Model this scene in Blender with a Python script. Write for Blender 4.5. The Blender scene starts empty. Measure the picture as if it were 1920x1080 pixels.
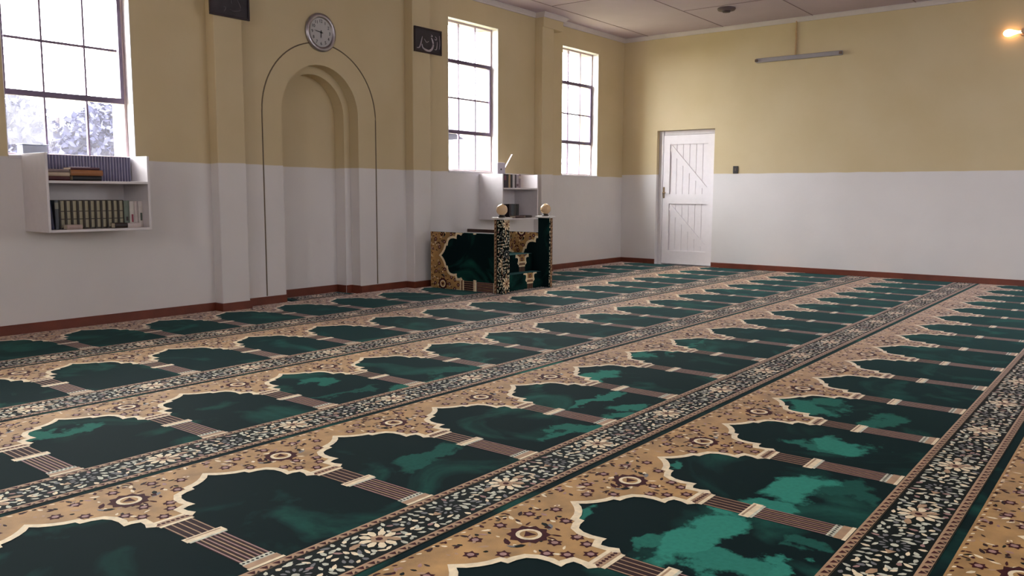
import bpy, bmesh, math, random
from mathutils import Vector, Matrix
random.seed(7)
S = bpy.context.scene
COL = S.collection
PI = math.pi

# ------------------------------------------------------------------ materials
def srgb(r, g, b):
    f = lambda c: (c/255/12.92) if c/255 <= .04045 else ((c/255+.055)/1.055)**2.4
    return (f(r), f(g), f(b), 1)

def nt(name):
    m = bpy.data.materials.new(name); m.use_nodes = True
    t = m.node_tree
    return m, t, t.nodes, t.links, t.nodes['Principled BSDF']

def mat(name, col, rough=.6, metal=0, var=.12, scale=18, bump=0, sheen=0, spec=.5, emis=None, estr=0, bscale=None, sheen_rough=.4, sheen_tint=(1, 1, 1, 1)):
    """principled material whose colour wavers a little with a noise texture"""
    m, t, N, L, p = nt(name)
    tc = N.new('ShaderNodeTexCoord'); nz = N.new('ShaderNodeTexNoise')
    nz.inputs['Scale'].default_value = scale; nz.inputs['Detail'].default_value = 4
    L.new(tc.outputs['Object'], nz.inputs['Vector'])
    r = N.new('ShaderNodeValToRGB'); c = r.color_ramp
    c.elements[0].position = .3; c.elements[1].position = .7
    c.elements[0].color = tuple(x*(1-var) for x in col[:3])+(1,)
    c.elements[1].color = tuple(min(1, x*(1+var)) for x in col[:3])+(1,)
    L.new(nz.outputs['Fac'], r.inputs['Fac']); L.new(r.outputs['Color'], p.inputs['Base Color'])
    p.inputs['Roughness'].default_value = rough; p.inputs['Metallic'].default_value = metal
    p.inputs['Specular IOR Level'].default_value = spec
    if sheen:
        p.inputs['Sheen Weight'].default_value = sheen; p.inputs['Sheen Roughness'].default_value = sheen_rough
        p.inputs['Sheen Tint'].default_value = sheen_tint
    if bump:
        b = N.new('ShaderNodeBump'); b.inputs['Strength'].default_value = bump; b.inputs['Distance'].default_value = .004
        n2 = N.new('ShaderNodeTexNoise'); n2.inputs['Scale'].default_value = bscale or scale*6; n2.inputs['Detail'].default_value = 5
        L.new(tc.outputs['Object'], n2.inputs['Vector']); L.new(n2.outputs['Fac'], b.inputs['Height']); L.new(b.outputs['Normal'], p.inputs['Normal'])
    if emis:
        p.inputs['Emission Color'].default_value = emis; p.inputs['Emission Strength'].default_value = estr
    return m

def wall_paint(name, line):
    """two coats of paint: white dado below z = line, cream above"""
    m, t, N, L, p = nt(name)
    g = N.new('ShaderNodeNewGeometry'); sx = N.new('ShaderNodeSeparateXYZ'); L.new(g.outputs['Position'], sx.inputs[0])
    nz = N.new('ShaderNodeTexNoise'); nz.inputs['Scale'].default_value = 3; L.new(g.outputs['Position'], nz.inputs['Vector'])
    ma = N.new('ShaderNodeMath'); ma.operation = 'MULTIPLY_ADD'; ma.inputs[1].default_value = .02; L.new(nz.outputs['Fac'], ma.inputs[0]); L.new(sx.outputs['Z'], ma.inputs[2])
    gt = N.new('ShaderNodeMapRange'); gt.inputs['From Min'].default_value = line+.01-.004; gt.inputs['From Max'].default_value = line+.01+.004
    L.new(ma.outputs[0], gt.inputs['Value'])
    n2 = N.new('ShaderNodeTexNoise'); n2.inputs['Scale'].default_value = 1.6; n2.inputs['Detail'].default_value = 6; L.new(g.outputs['Position'], n2.inputs['Vector'])
    def two(a, b):
        r = N.new('ShaderNodeValToRGB'); r.color_ramp.elements[0].position = .35; r.color_ramp.elements[1].position = .65
        r.color_ramp.elements[0].color = a; r.color_ramp.elements[1].color = b; L.new(n2.outputs['Fac'], r.inputs['Fac']); return r
    w = two(srgb(222, 219, 219), srgb(227, 224, 224)); c = two(srgb(203, 186, 148), srgb(208, 192, 156))
    mx = N.new('ShaderNodeMix'); mx.data_type = 'RGBA'
    L.new(gt.outputs[0], mx.inputs[0]); L.new(w.outputs[0], mx.inputs[6]); L.new(c.outputs[0], mx.inputs[7])
    L.new(mx.outputs[2], p.inputs['Base Color'])
    p.inputs['Roughness'].default_value = .55; p.inputs['Specular IOR Level'].default_value = .3
    n3 = N.new('ShaderNodeTexNoise'); n3.inputs['Scale'].default_value = 9; n3.inputs['Detail'].default_value = 6; L.new(g.outputs['Position'], n3.inputs['Vector'])
    b = N.new('ShaderNodeBump'); b.inputs['Strength'].default_value = .12; b.inputs['Distance'].default_value = .02
    L.new(n3.outputs['Fac'], b.inputs['Height']); L.new(b.outputs['Normal'], p.inputs['Normal'])
    return m

def glass_mat():
    m, t, N, L, p = nt('dusty_window_glass')
    out = N['Material Output']; N.remove(p)
    tr = N.new('ShaderNodeBsdfTransparent'); gl = N.new('ShaderNodeBsdfGlossy'); gl.inputs['Roughness'].default_value = .05
    lw = N.new('ShaderNodeLayerWeight'); lw.inputs['Blend'].default_value = .5
    pw = N.new('ShaderNodeMath'); pw.operation = 'POWER'; pw.inputs[1].default_value = 5; L.new(lw.outputs['Facing'], pw.inputs[0])
    fr = N.new('ShaderNodeMath'); fr.operation = 'MULTIPLY_ADD'; fr.inputs[1].default_value = .9; fr.inputs[2].default_value = .03; L.new(pw.outputs[0], fr.inputs[0])
    a = N.new('ShaderNodeMixShader'); L.new(fr.outputs[0], a.inputs[0]); L.new(tr.outputs[0], a.inputs[1]); L.new(gl.outputs[0], a.inputs[2])
    du = N.new('ShaderNodeBsdfTranslucent'); du.inputs['Color'].default_value = (.8, .78, .95, 1)
    tc = N.new('ShaderNodeTexCoord'); nz = N.new('ShaderNodeTexNoise'); nz.inputs['Scale'].default_value = 5; nz.inputs['Detail'].default_value = 5
    L.new(tc.outputs['Object'], nz.inputs['Vector'])
    mr = N.new('ShaderNodeMapRange'); mr.inputs['To Min'].default_value = .006; mr.inputs['To Max'].default_value = .02; L.new(nz.outputs['Fac'], mr.inputs['Value'])
    b = N.new('ShaderNodeMixShader'); L.new(mr.outputs[0], b.inputs[0]); L.new(a.outputs[0], b.inputs[1]); L.new(du.outputs[0], b.inputs[2])
    L.new(b.outputs[0], out.inputs['Surface'])
    return m

def green_pile():
    """deep green carpet pile with lighter patches where it has been brushed the other way"""
    m, t, N, L, p = nt('green_carpet_pile')
    g = N.new('ShaderNodeNewGeometry')
    nz = N.new('ShaderNodeTexNoise'); nz.inputs['Scale'].default_value = 3.6; nz.inputs['Detail'].default_value = 6; nz.inputs['Roughness'].default_value = .6; L.new(g.outputs['Position'], nz.inputs['Vector'])
    sub = N.new('ShaderNodeVectorMath'); sub.operation = 'SUBTRACT'; sub.inputs[1].default_value = (.5, .5, .5); L.new(nz.outputs['Color'], sub.inputs[0])
    sc = N.new('ShaderNodeVectorMath'); sc.operation = 'SCALE'; sc.inputs['Scale'].default_value = .6; L.new(sub.outputs[0], sc.inputs[0])
    ad = N.new('ShaderNodeVectorMath'); ad.operation = 'ADD'; L.new(g.outputs['Position'], ad.inputs[0]); L.new(sc.outputs[0], ad.inputs[1])
    acc = None
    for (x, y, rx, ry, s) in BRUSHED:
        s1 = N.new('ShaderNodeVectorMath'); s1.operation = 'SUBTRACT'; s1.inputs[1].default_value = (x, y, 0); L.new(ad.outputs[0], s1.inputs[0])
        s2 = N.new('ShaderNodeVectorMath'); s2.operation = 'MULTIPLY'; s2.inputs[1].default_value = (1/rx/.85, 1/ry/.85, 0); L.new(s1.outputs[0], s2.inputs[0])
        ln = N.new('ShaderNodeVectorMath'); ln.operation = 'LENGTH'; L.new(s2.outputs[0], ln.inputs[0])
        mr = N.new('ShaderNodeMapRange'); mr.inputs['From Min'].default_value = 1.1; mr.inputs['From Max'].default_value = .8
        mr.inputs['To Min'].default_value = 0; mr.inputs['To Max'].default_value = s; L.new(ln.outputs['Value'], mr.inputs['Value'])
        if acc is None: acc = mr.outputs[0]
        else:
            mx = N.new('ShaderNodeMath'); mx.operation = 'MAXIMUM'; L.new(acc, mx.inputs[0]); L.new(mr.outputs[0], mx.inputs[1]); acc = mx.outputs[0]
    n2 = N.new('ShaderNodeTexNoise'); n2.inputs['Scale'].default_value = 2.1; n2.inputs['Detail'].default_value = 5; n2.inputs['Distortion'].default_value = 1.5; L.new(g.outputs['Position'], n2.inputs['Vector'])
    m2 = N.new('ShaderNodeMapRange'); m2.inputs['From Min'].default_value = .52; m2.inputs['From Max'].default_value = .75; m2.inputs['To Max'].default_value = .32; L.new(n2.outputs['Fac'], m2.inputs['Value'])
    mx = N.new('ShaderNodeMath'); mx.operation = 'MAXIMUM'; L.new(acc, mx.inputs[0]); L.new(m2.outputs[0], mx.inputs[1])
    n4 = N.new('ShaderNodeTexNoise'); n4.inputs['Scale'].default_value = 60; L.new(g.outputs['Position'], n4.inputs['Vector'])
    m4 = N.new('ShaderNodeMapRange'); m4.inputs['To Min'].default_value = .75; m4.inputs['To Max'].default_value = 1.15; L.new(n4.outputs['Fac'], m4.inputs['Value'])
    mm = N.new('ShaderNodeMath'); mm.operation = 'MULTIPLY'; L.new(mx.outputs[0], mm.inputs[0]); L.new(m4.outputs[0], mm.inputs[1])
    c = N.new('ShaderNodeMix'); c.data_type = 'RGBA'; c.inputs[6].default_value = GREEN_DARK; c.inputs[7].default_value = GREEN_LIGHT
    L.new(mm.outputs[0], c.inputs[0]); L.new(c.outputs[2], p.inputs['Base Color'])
    p.inputs['Roughness'].default_value = .8; p.inputs['Specular IOR Level'].default_value = .06
    p.inputs['Sheen Weight'].default_value = SHEEN*.4; p.inputs['Sheen Roughness'].default_value = .18; p.inputs['Sheen Tint'].default_value = (.35, .85, .85, 1)
    return m

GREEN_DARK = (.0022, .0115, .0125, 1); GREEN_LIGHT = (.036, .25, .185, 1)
SHEEN = 1.0
# x, y, radius x, radius y, strength: where the pile lies brushed the other way
BRUSHED = []

def carpet(name, col, var=.15, k=1, sc=40):
    return mat(name, col, .7, 0, var, sc, .25, SHEEN*k, .6 if k > .5 else .08, bscale=300, sheen_rough=.17, sheen_tint=(1, .84, .88, 1))

# ------------------------------------------------------------------ mesh helpers
def MESH(bm, name, mats, parent=None, loc=None, smooth=False):
    me = bpy.data.meshes.new(name)
    bmesh.ops.recalc_face_normals(bm, faces=bm.faces)
    bm.to_mesh(me); bm.free()
    if not isinstance(mats, (list, tuple)): mats = [mats]
    for m in mats: me.materials.append(m)
    o = bpy.data.objects.new(name, me); COL.objects.link(o)
    if smooth:
        for f in me.polygons: f.use_smooth = True
    if parent: o.parent = parent
    if loc: o.location = loc
    return o

def box(bm, a, b, mi=0, bevel=0):
    a, b = [min(p, q) for p, q in zip(a, b)], [max(p, q) for p, q in zip(a, b)]
    v = [bm.verts.new((x, y, z)) for x in (a[0], b[0]) for y in (a[1], b[1]) for z in (a[2], b[2])]
    q = [(0, 1, 3, 2), (4, 6, 7, 5), (0, 4, 5, 1), (2, 3, 7, 6), (0, 2, 6, 4), (1, 5, 7, 3)]
    fs = [bm.faces.new([v[i] for i in f]) for f in q]
    for f in fs: f.material_index = mi
    if bevel:
        es = list({e for f in fs for e in f.edges})
        r = bmesh.ops.bevel(bm, geom=es, offset=bevel, segments=2, profile=.5, affect='EDGES')
        for f in r['faces']: f.material_index = mi
    return v

def tube(bm, pts, r, n=8, mi=0, cap=True, closed=False):
    """round bar along points; r may be a list"""
    pts = [Vector(p) for p in pts]; rings = []
    m = len(pts)
    for i, p in enumerate(pts):
        a = pts[(i-1) % m] if (i or closed) else p; b = pts[(i+1) % m] if (i < m-1 or closed) else p
        d = (b-a).normalized()
        u = d.cross(Vector((0, 0, 1)))
        if u.length < .05: u = d.cross(Vector((0, 1, 0)))
        u.normalize(); w = d.cross(u)
        rr = r[i] if isinstance(r, (list, tuple)) else r
        rings.append([bm.verts.new(p+(u*math.cos(2*PI*k/n)+w*math.sin(2*PI*k/n))*rr) for k in range(n)])
    for i in range(m if closed else m-1):
        A, B = rings[i], rings[(i+1) % m]
        for k in range(n):
            f = bm.faces.new((A[k], A[(k+1) % n], B[(k+1) % n], B[k])); f.material_index = mi
    if cap and not closed:
        for R in (rings[0], rings[-1]):
            f = bm.faces.new(R); f.material_index = mi

def lathe(bm, prof, origin, axis='Z', n=32, mi=0):
    """prof: [(r, h)] around an axis through origin"""
    O = Vector(origin); rings = []
    for r, h in prof:
        ring = []
        for k in range(n if r > 1e-6 else 1):
            c, s = r*math.cos(2*PI*k/n), r*math.sin(2*PI*k/n)
            p = {'Z': (c, s, h), 'Y': (c, h, s), 'X': (h, c, s)}[axis]
            ring.append(bm.verts.new(O+Vector(p)))
        rings.append(ring)
    for A, B in zip(rings, rings[1:]):
        for k in range(n):
            if len(A) == 1 and len(B) == 1: continue
            if len(A) == 1: q = (A[0], B[k], B[(k+1) % n])
            elif len(B) == 1: q = (A[k], A[(k+1) % n], B[0])
            else: q = (A[k], A[(k+1) % n], B[(k+1) % n], B[k])
            f = bm.faces.new(q); f.material_index = mi

def slab(name, outer, holes, M0, depth, m, parent=None):
    """wall: polygon (a, b) with holes, triangulated, given a thickness; M0 maps (a, b, t) to the room"""
    bm = bmesh.new(); loops = []
    for lp in [outer]+holes:
        vs = [bm.verts.new(M0(a, b, 0)) for a, b in lp]
        es = [bm.edges.new((vs[i], vs[(i+1) % len(vs)])) for i in range(len(vs))]
        loops.append((vs, es))
    bmesh.ops.triangle_fill(bm, use_beauty=True, use_dissolve=False, edges=[e for _, es in loops for e in es])
    fr = list(bm.faces); mp = {}
    for (vs, _), lp in zip(loops, [outer]+holes):
        for v, (a, b) in zip(vs, lp): mp[v] = bm.verts.new(M0(a, b, depth))
    for f in fr: bm.faces.new([mp[v] for v in f.verts])
    for vs, _ in loops:
        for i in range(len(vs)):
            a, b = vs[i], vs[(i+1) % len(vs)]
            bm.faces.new((a, b, mp[b], mp[a]))
    return MESH(bm, name, m, parent)

def empty(name, loc=(0, 0, 0)):
    o = bpy.data.objects.new(name, None); COL.objects.link(o); o.location = loc; o.empty_display_size = .1
    return o

def tag(o, label, cat, group=None, kind=None):
    o['label'] = label; o['category'] = cat
    if group: o['group'] = group
    if kind: o['kind'] = kind
    return o

def struct(o, label=None):
    o['kind'] = 'structure'
    if label: o['label'] = label
    return o

def copy_tree(o):
    c = o.copy(); COL.objects.link(c)
    for ch in list(o.children):
        d = ch.copy(); COL.objects.link(d); d.parent = c
        for g in list(ch.children):
            e = g.copy(); COL.objects.link(e); e.parent = d
    return c

# ------------------------------------------------------------------ camera (set by hand, about a metre above the carpet)
CAM = Vector((-10.9134, -6.4214, 1.02)); F_PX = 1558.3
yaw, pitch, roll = .6617, .1134, .0042
fw = Vector((math.cos(yaw)*math.cos(pitch), math.sin(yaw)*math.cos(pitch), -math.sin(pitch)))
rt = Vector((math.sin(yaw), -math.cos(yaw), 0)); up = rt.cross(fw)
r2 = rt*math.cos(roll)+up*math.sin(roll); u2 = up*math.cos(roll)-rt*math.sin(roll)
cd = bpy.data.cameras.new('camera'); cam = bpy.data.objects.new('camera', cd); COL.objects.link(cam)
cam.matrix_world = Matrix(((r2.x, u2.x, -fw.x, CAM.x), (r2.y, u2.y, -fw.y, CAM.y), (r2.z, u2.z, -fw.z, CAM.z), (0, 0, 0, 1)))
cd.sensor_width = 36; cd.lens = F_PX/1920*36; cd.clip_start = .02; cd.clip_end = 300
S.camera = cam

# ------------------------------------------------------------------ room
H = 3.27; XL = -13.0; YB = -9.0; T = .34; FZ = -.012
paint_a = wall_paint('two_tone_wall_paint', 1.265); paint_b = wall_paint('two_tone_wall_paint_high', 1.30)
white_paint = mat('white_gloss_paint', srgb(226, 222, 226), .35, var=.03)
red_skirt = mat('oxide_red_paint', (.16, .038, .020, 1), .4, var=.18, scale=7)
ceil_m = mat('ceiling_board_paint', srgb(186, 172, 186), .8, var=.04, scale=2)
cornice_m = mat('cornice_paint', srgb(206, 198, 198), .6, var=.05, scale=4)
floor_m = mat('screed_floor', srgb(120, 112, 104), .8)
glass = glass_mat()
steel_dark = mat('dark_steel_frame_paint', srgb(88, 70, 96), .4, var=.15)
steel_light = mat('pale_steel_frame_paint', srgb(196, 178, 182), .4, var=.08)
ink = mat('dark_crevice', srgb(116, 102, 84), .8)

def rect(a0, a1, b0, b1): return [(a0, b0), (a1, b0), (a1, b1), (a0, b1)]
def arch(cx, r, spring, z0, n=28):
    return [(cx-r, z0), (cx+r, z0)]+[(cx+r*math.cos(PI*k/n), spring+r*math.sin(PI*k/n)) for k in range(n+1)]
WA = [(-11.22, -10.29), (-8.435, -7.505), (-3.85, -2.955), (-1.60, -.70)]
WZ0, WZ1 = 1.272, 2.975
MX, MR, MS = -5.65, .46, 1.765
front = slab('wall_front', rect(XL-T, 0, FZ, H+.1), [rect(a, b, WZ0, WZ1) for a, b in WA]+[arch(MX, MR, MS, FZ+.002)], lambda a, b, t: (a, t, b), T, paint_a)
struct(front, 'front wall with the arched prayer niche, cream above white')
# mihrab: inner ring ledge and back
ring = slab('mihrab_inner_arch', arch(MX, MR+.03, MS, FZ), [arch(MX, .385, MS, FZ+.002)], lambda a, b, t: (a, .13+t, b), .14, paint_a); struct(ring)
bk = bmesh.new(); box(bk, (MX-.52, .27, FZ), (MX+.52, .33, 2.3)); struct(MESH(bk, 'mihrab_back', paint_a))
b = bmesh.new(); box(b, (MX-.385, .255, FZ), (MX+.385, .268, .075)); box(b, (MX+.373, .135, FZ), (MX+.385, .262, .075)); struct(MESH(b, 'baseboard_niche', red_skirt))
b = bmesh.new(); box(b, (MX-.46, .118, FZ), (MX-.385, .13, .075)); box(b, (MX+.385, .118, FZ), (MX+.46, .13, .075)); box(b, (MX+.448, .0, FZ), (MX+.46, .12, .075))
struct(MESH(b, 'baseboard_niche_jamb', red_skirt))
# thin dark line moulded round the niche
lx, lr, ls = -5.64, .683, 1.745
pts = [(lx-lr, -.001, .075)]+[(lx-lr*math.cos(PI*k/40), -.001, ls+lr*math.sin(PI*k/40)) for k in range(41)]+[(lx+lr, -.001, .075)]
b = bmesh.new(); tube(b, pts, .0062, 6); struct(MESH(b, 'trim_1', ink), 'thin dark line moulded around the prayer niche')

right = slab('wall_right', rect(YB-T, T, FZ, H+.1), [rect(-1.465, -.575, FZ+.002, 1.925)], lambda a, b, t: (t, a, b), T, paint_b); struct(right)
WBK = [(-9.6, -8.9), (-4.9, -4.0), (-2.5, -1.6)]  # unseen, inferred behind the camera; number, place and width set for fill light
WLF = [(-4.5, -3.6), (-6.9, -6.0)]  # unseen windows added to light the pilaster sides and niche from the left
struct(slab('wall_back', rect(XL-T, T, FZ, H+.1), [rect(a, b, WZ0, WZ1) for a, b in WBK], lambda a, b, t: (a, YB-t, b), T, paint_a))
struct(slab('wall_left', rect(YB-T, T, FZ, H+.1), [rect(a, b, WZ0, WZ1) for a, b in WLF], lambda a, b, t: (XL-t, a, b), T, paint_a))
b = bmesh.new(); box(b, (XL-T, YB-T, FZ-.2), (T, T, FZ)); struct(MESH(b, 'floor', floor_m))
b = bmesh.new(); box(b, (XL-T, YB-T, H), (T, T, H+.15)); ceiling = struct(MESH(b, 'ceiling', ceil_m))
# ceiling board joints: thin cover strips and dark gaps
b = bmesh.new()
for y in (-.42, -1.56, -2.76, -3.96, -5.16, -6.36, -7.56): box(b, (XL, y-.006, H-.003), (0, y+.006, H+.01))
for i in range(7):
    for x in (-2.45, -4.9, -7.35, -9.8): 
        y0 = [-.42, -1.56, -2.76, -3.96, -5.16, -6.36, -7.56][i]; x2 = x+(1.2 if i % 2 else 0)
        box(b, (x2-.006, y0-1.15, H-.003), (x2+.006, y0, H+.01))
struct(MESH(b, 'trim_2', mat('ceiling_joint_gap', srgb(134, 118, 126), .9)), 'dark joints between ceiling boards')

# pilasters on the front wall
PIL = [(-6.855, -6.585), (-4.53, -4.265), (-2.215, -1.965)]
for i, (x0, x1) in enumerate(PIL):
    b = bmesh.new(); box(b, (x0, -.12, FZ), (x1, .002, H), bevel=.008)
    o = struct(MESH(b, 'pilaster', paint_a))
b = bmesh.new(); box(b, (-2.216, -.135, 3.10), (-1.78, .002, H), bevel=.006); struct(MESH(b, 'pilaster_capital', paint_a))

# cornices: a coved strip, mitred at the corner and around the capital
def sweep_profile(path, prof, name, m, label=None):
    """path: list of (x, y) with the wall on its left; prof: (out, z) closed polygon"""
    b = bmesh.new(); rings = []
    P = [Vector((x, y)) for x, y in path]
    for i, p in enumerate(P):
        d1 = (p-P[i-1]).normalized() if i else (P[1]-p).normalized()
        d2 = (P[i+1]-p).normalized() if i < len(P)-1 else d1
        n1 = Vector((d1.y, -d1.x)); n2 = Vector((d2.y, -d2.x)); n = (n1+n2).normalized(); n = n/max(.2, n.dot(n1))
        rings.append([b.verts.new((p.x+n.x*o, p.y+n.y*o, z)) for o, z in prof])
    k = len(prof)
    for A, B in zip(rings, rings[1:]):
        for j in range(k): b.faces.new((A[j], A[(j+1) % k], B[(j+1) % k], B[j]))
    b.faces.new(rings[0]); b.faces.new(rings[-1])
    return struct(MESH(b, name, m), label)
cp = [(0, H-.052), (.02, H-.052), (.028, H-.036), (.05, H-.012), (.06, H-.008), (.06, H), (0, H)]
sweep_profile([(XL, 0), (-2.216, 0), (-2.216, -.135), (-1.78, -.135), (-1.78, 0), (0, 0)], cp, 'trim_3', cornice_m, 'plaster cornice along the front wall')
sweep_profile([(0, 0), (0, YB)], cp, 'trim_4', cornice_m, 'plaster cornice along the right wall')
# baseboards
bp = [(0, FZ), (.012, FZ), (.012, .064), (.008, .070), (0, .070)]
def skirt(name, *paths):
    for path in paths: sweep_profile(path, bp, name, red_skirt)
skirt('baseboard_front', [(XL, 0), (-6.855, 0), (-6.855, -.12), (-6.585, -.12), (-6.585, 0), (MX-MR, 0)],
      [(MX+MR, 0), (-4.53, 0), (-4.53, -.12), (-4.265, -.12), (-4.265, 0), (-2.215, 0), (-2.215, -.12), (-1.965, -.12), (-1.965, 0), (0, 0)])
skirt('baseboard_right', [(0, 0), (0, -.575)], [(0, -1.465), (0, YB)])

# ------------------------------------------------------------------ windows
mat_bar = mat('grey_glazing_bar_paint', srgb(112, 92, 116), .4, var=.1)
def window(n, x0, x1, yf, sgn=1, label=None):
    z0, z1 = WZ0, WZ1
    root = empty('window_%d' % n, ((x0+x1)/2, yf, z0)); struct(root, label)
    L = lambda x, y, z: (x-(x0+x1)/2, y*sgn, z-z0)
    t1, t2, t3 = 1.725, 2.11, 2.52; c1, c2 = x0+(x1-x0)*.335, x0+(x1-x0)*.665
    def bars(lst, name, m):
        b = bmesh.new()
        for (xa, xb, ya, yb, za, zb) in lst: box(b, L(xa, ya, za), L(xb, yb, zb), bevel=.002)
        return MESH(b, name, m, root)
    bars([(x0, x0+.026, -.016, .02, z0, z1), (x1-.026, x1, -.016, .02, z0, z1), (x0+.026, x1-.026, -.016, .02, z0, z0+.024), (x0+.026, x1-.026, -.016, .02, z1-.028, z1)], 'window_frame', steel_light)
    s, h = .026, .042
    bars([(x0+.026, x1-.026, -.024, .02, t3-h/2, t3+h/2), (x0+.026, x1-.026, -.024, .02, t1-h/2, t1+h/2), (x0+.026, x0+.026+s, -.024, .02, t1+h/2, t3-h/2), (x1-.026-s, x1-.026, -.024, .02, t1+h/2, t3-h/2)], 'opening_sash', steel_dark)
    bars([(x0+.06, x1-.06, -.010, .010, t2-.009, t2+.009)]+[(c-.007, c+.007, -.012, .012, a, b_) for c in (c1, c2) for a, b_ in ((z0+.024, t1-h/2), (t1+h/2, t3-h/2), (t3+h/2, z1-.028))], 'glazing_bar', mat_bar)
    b = bmesh.new(); box(b, L(x0+.03, -.0015, z0+.02), L(x1-.03, .0015, z1-.03)); MESH(b, 'glass_pane', glass, root)
    return root
lab = ['steel window out of frame left of the wall bookshelves', 'steel window above the bookshelf left of the niche', 'steel window above the pulpit and its bookshelf', 'steel window nearest the right corner']
for i, (a, c) in enumerate(WA): window(i+1, a, c, .115, 1, lab[i])
for i, (a, c) in enumerate(WBK): window(i+5, a, c, YB-.115, -1, 'unseen steel window in the wall behind the camera, placed for fill light')
for i, (a, c) in enumerate(WLF):
    o = window(i+8, a, c, 0, 1, 'unseen steel window added in the wall left of the camera for side light'); o.location = (XL-.115, (a+c)/2, WZ0); o.rotation_euler = (0, 0, PI/2)
# white painted reveals and sills
for i, (a, c) in enumerate(WA):
    b = bmesh.new(); box(b, (a-.0, -.012, WZ0-.02), (c+.0, .10, WZ0+.004), bevel=.004); struct(MESH(b, 'window_sill', white_paint))
    b = bmesh.new(); box(b, (a, .001, WZ0+.0045), (a+.006, .094, WZ1-.006)); box(b, (c-.006, .001, WZ0+.0045), (c, .094, WZ1-.006)); box(b, (a, .001, WZ1-.006), (c, .094, WZ1)); struct(MESH(b, 'window_reveal', white_paint))

# ------------------------------------------------------------------ door in the right wall
DX = .10; dr = empty('door_1', (DX, -1.02, 0)); struct(dr, 'white ledged and braced door with diagonal battens')
door_m = mat('white_door_paint', srgb(240, 236, 240), .4, var=.02)
def dl(y, z, t): return (t, y+1.02, z)
b = bmesh.new()   # boards of the leaf, with v-joints
y0, y1 = -1.455, -.645; nb = 8; w = (y1-y0)/nb
for k in range(nb): box(b, dl(y0+k*w+.003, .01, 0), dl(y0+(k+1)*w-.003, 1.86, .03), bevel=.004)
box(b, dl(y0, .01, .008), dl(y1, 1.86, .028)); MESH(b, 'door_leaf', door_m, dr)
def dbar(name, quads, tk=-.022):
    b = bmesh.new()
    for q in quads:
        lo = [b.verts.new(dl(y, z, 0)) for y, z in q]; hi = [b.verts.new(dl(y, z, tk)) for y, z in q]
        b.faces.new(hi); b.faces.new(lo)
        for i in range(4): b.faces.new((lo[i], lo[(i+1) % 4], hi[(i+1) % 4], hi[i]))
    return MESH(b, name, door_m, dr)
R4 = lambda a, c, d, e: [(a, d), (c, d), (c, e), (a, e)]
dbar('door_stile', [R4(-.745, -.645, .01, 1.86)]); dbar('door_stile', [R4(-1.455, -1.335, .01, 1.86)])
dbar('door_rail', [R4(-1.335, -.745, 1.73, 1.86)]); dbar('door_rail', [R4(-1.335, -.745, .88, 1.02)]); dbar('door_rail', [R4(-1.335, -.745, .01, .20)])
dbar('door_brace', [[(-.745, 1.64), (-.765, 1.73), (-1.335, 1.11), (-1.335, 1.02)]], -.013)
dbar('door_brace', [[(-.745, .79), (-.765, .88), (-1.335, .29), (-1.335, .20)]], -.013)
b = bmesh.new(); y = -.575
box(b, (-.03, 1.02-.641, FZ), (.06, 1.02-.577, 1.92)); box(b, (-.01, 1.02-1.463, FZ), (.06, 1.02-1.456, 1.92)); box(b, (-.01, 1.02-1.456, 1.865), (.06, 1.02-.641, 1.922))
MESH(b, 'door_frame', white_paint, dr)
brass = mat('aged_brass', srgb(112, 92, 68), .35, .8)
b = bmesh.new(); box(b, dl(-.675, .96, -.022), dl(-.650, 1.12, -.028), bevel=.002); tube(b, [dl(-.662, 1.04, -.028), dl(-.662, 1.04, -.06)], .007); tube(b, [dl(-.662, 1.04, -.06), dl(-.705, 1.037, -.059)], .008); MESH(b, 'door_handle', brass, dr)
b = bmesh.new(); box(b, (DX+.05, -1.46, FZ), (T+.06, -.58, 1.93)); struct(MESH(b, 'door_backing', white_paint))

# ------------------------------------------------------------------ carpets
def px_floor(px, py):
    d = r2*((px-960)/F_PX)+u2*((540-py)/F_PX)+fw
    return CAM+d*(-CAM.z/d.z)
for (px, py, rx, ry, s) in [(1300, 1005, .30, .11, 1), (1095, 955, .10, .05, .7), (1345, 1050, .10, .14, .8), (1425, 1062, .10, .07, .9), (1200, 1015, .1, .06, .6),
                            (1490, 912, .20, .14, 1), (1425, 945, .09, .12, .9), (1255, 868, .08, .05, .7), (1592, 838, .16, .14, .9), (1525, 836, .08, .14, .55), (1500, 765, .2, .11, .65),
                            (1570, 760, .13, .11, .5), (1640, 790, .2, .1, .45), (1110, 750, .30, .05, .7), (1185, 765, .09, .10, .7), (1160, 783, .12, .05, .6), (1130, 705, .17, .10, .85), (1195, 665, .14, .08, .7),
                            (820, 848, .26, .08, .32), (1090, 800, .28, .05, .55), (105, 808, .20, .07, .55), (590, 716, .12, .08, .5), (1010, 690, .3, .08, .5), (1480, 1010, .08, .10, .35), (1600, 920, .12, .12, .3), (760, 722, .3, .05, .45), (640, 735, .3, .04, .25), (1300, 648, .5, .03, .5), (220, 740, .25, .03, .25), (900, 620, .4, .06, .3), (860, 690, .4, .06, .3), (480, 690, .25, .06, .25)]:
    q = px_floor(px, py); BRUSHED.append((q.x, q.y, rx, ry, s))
GOLD, GREEN, CREAM, MAROON, BROWN, BLACK, LEAF, TAN, PINK, GREY = range(10)
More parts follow.
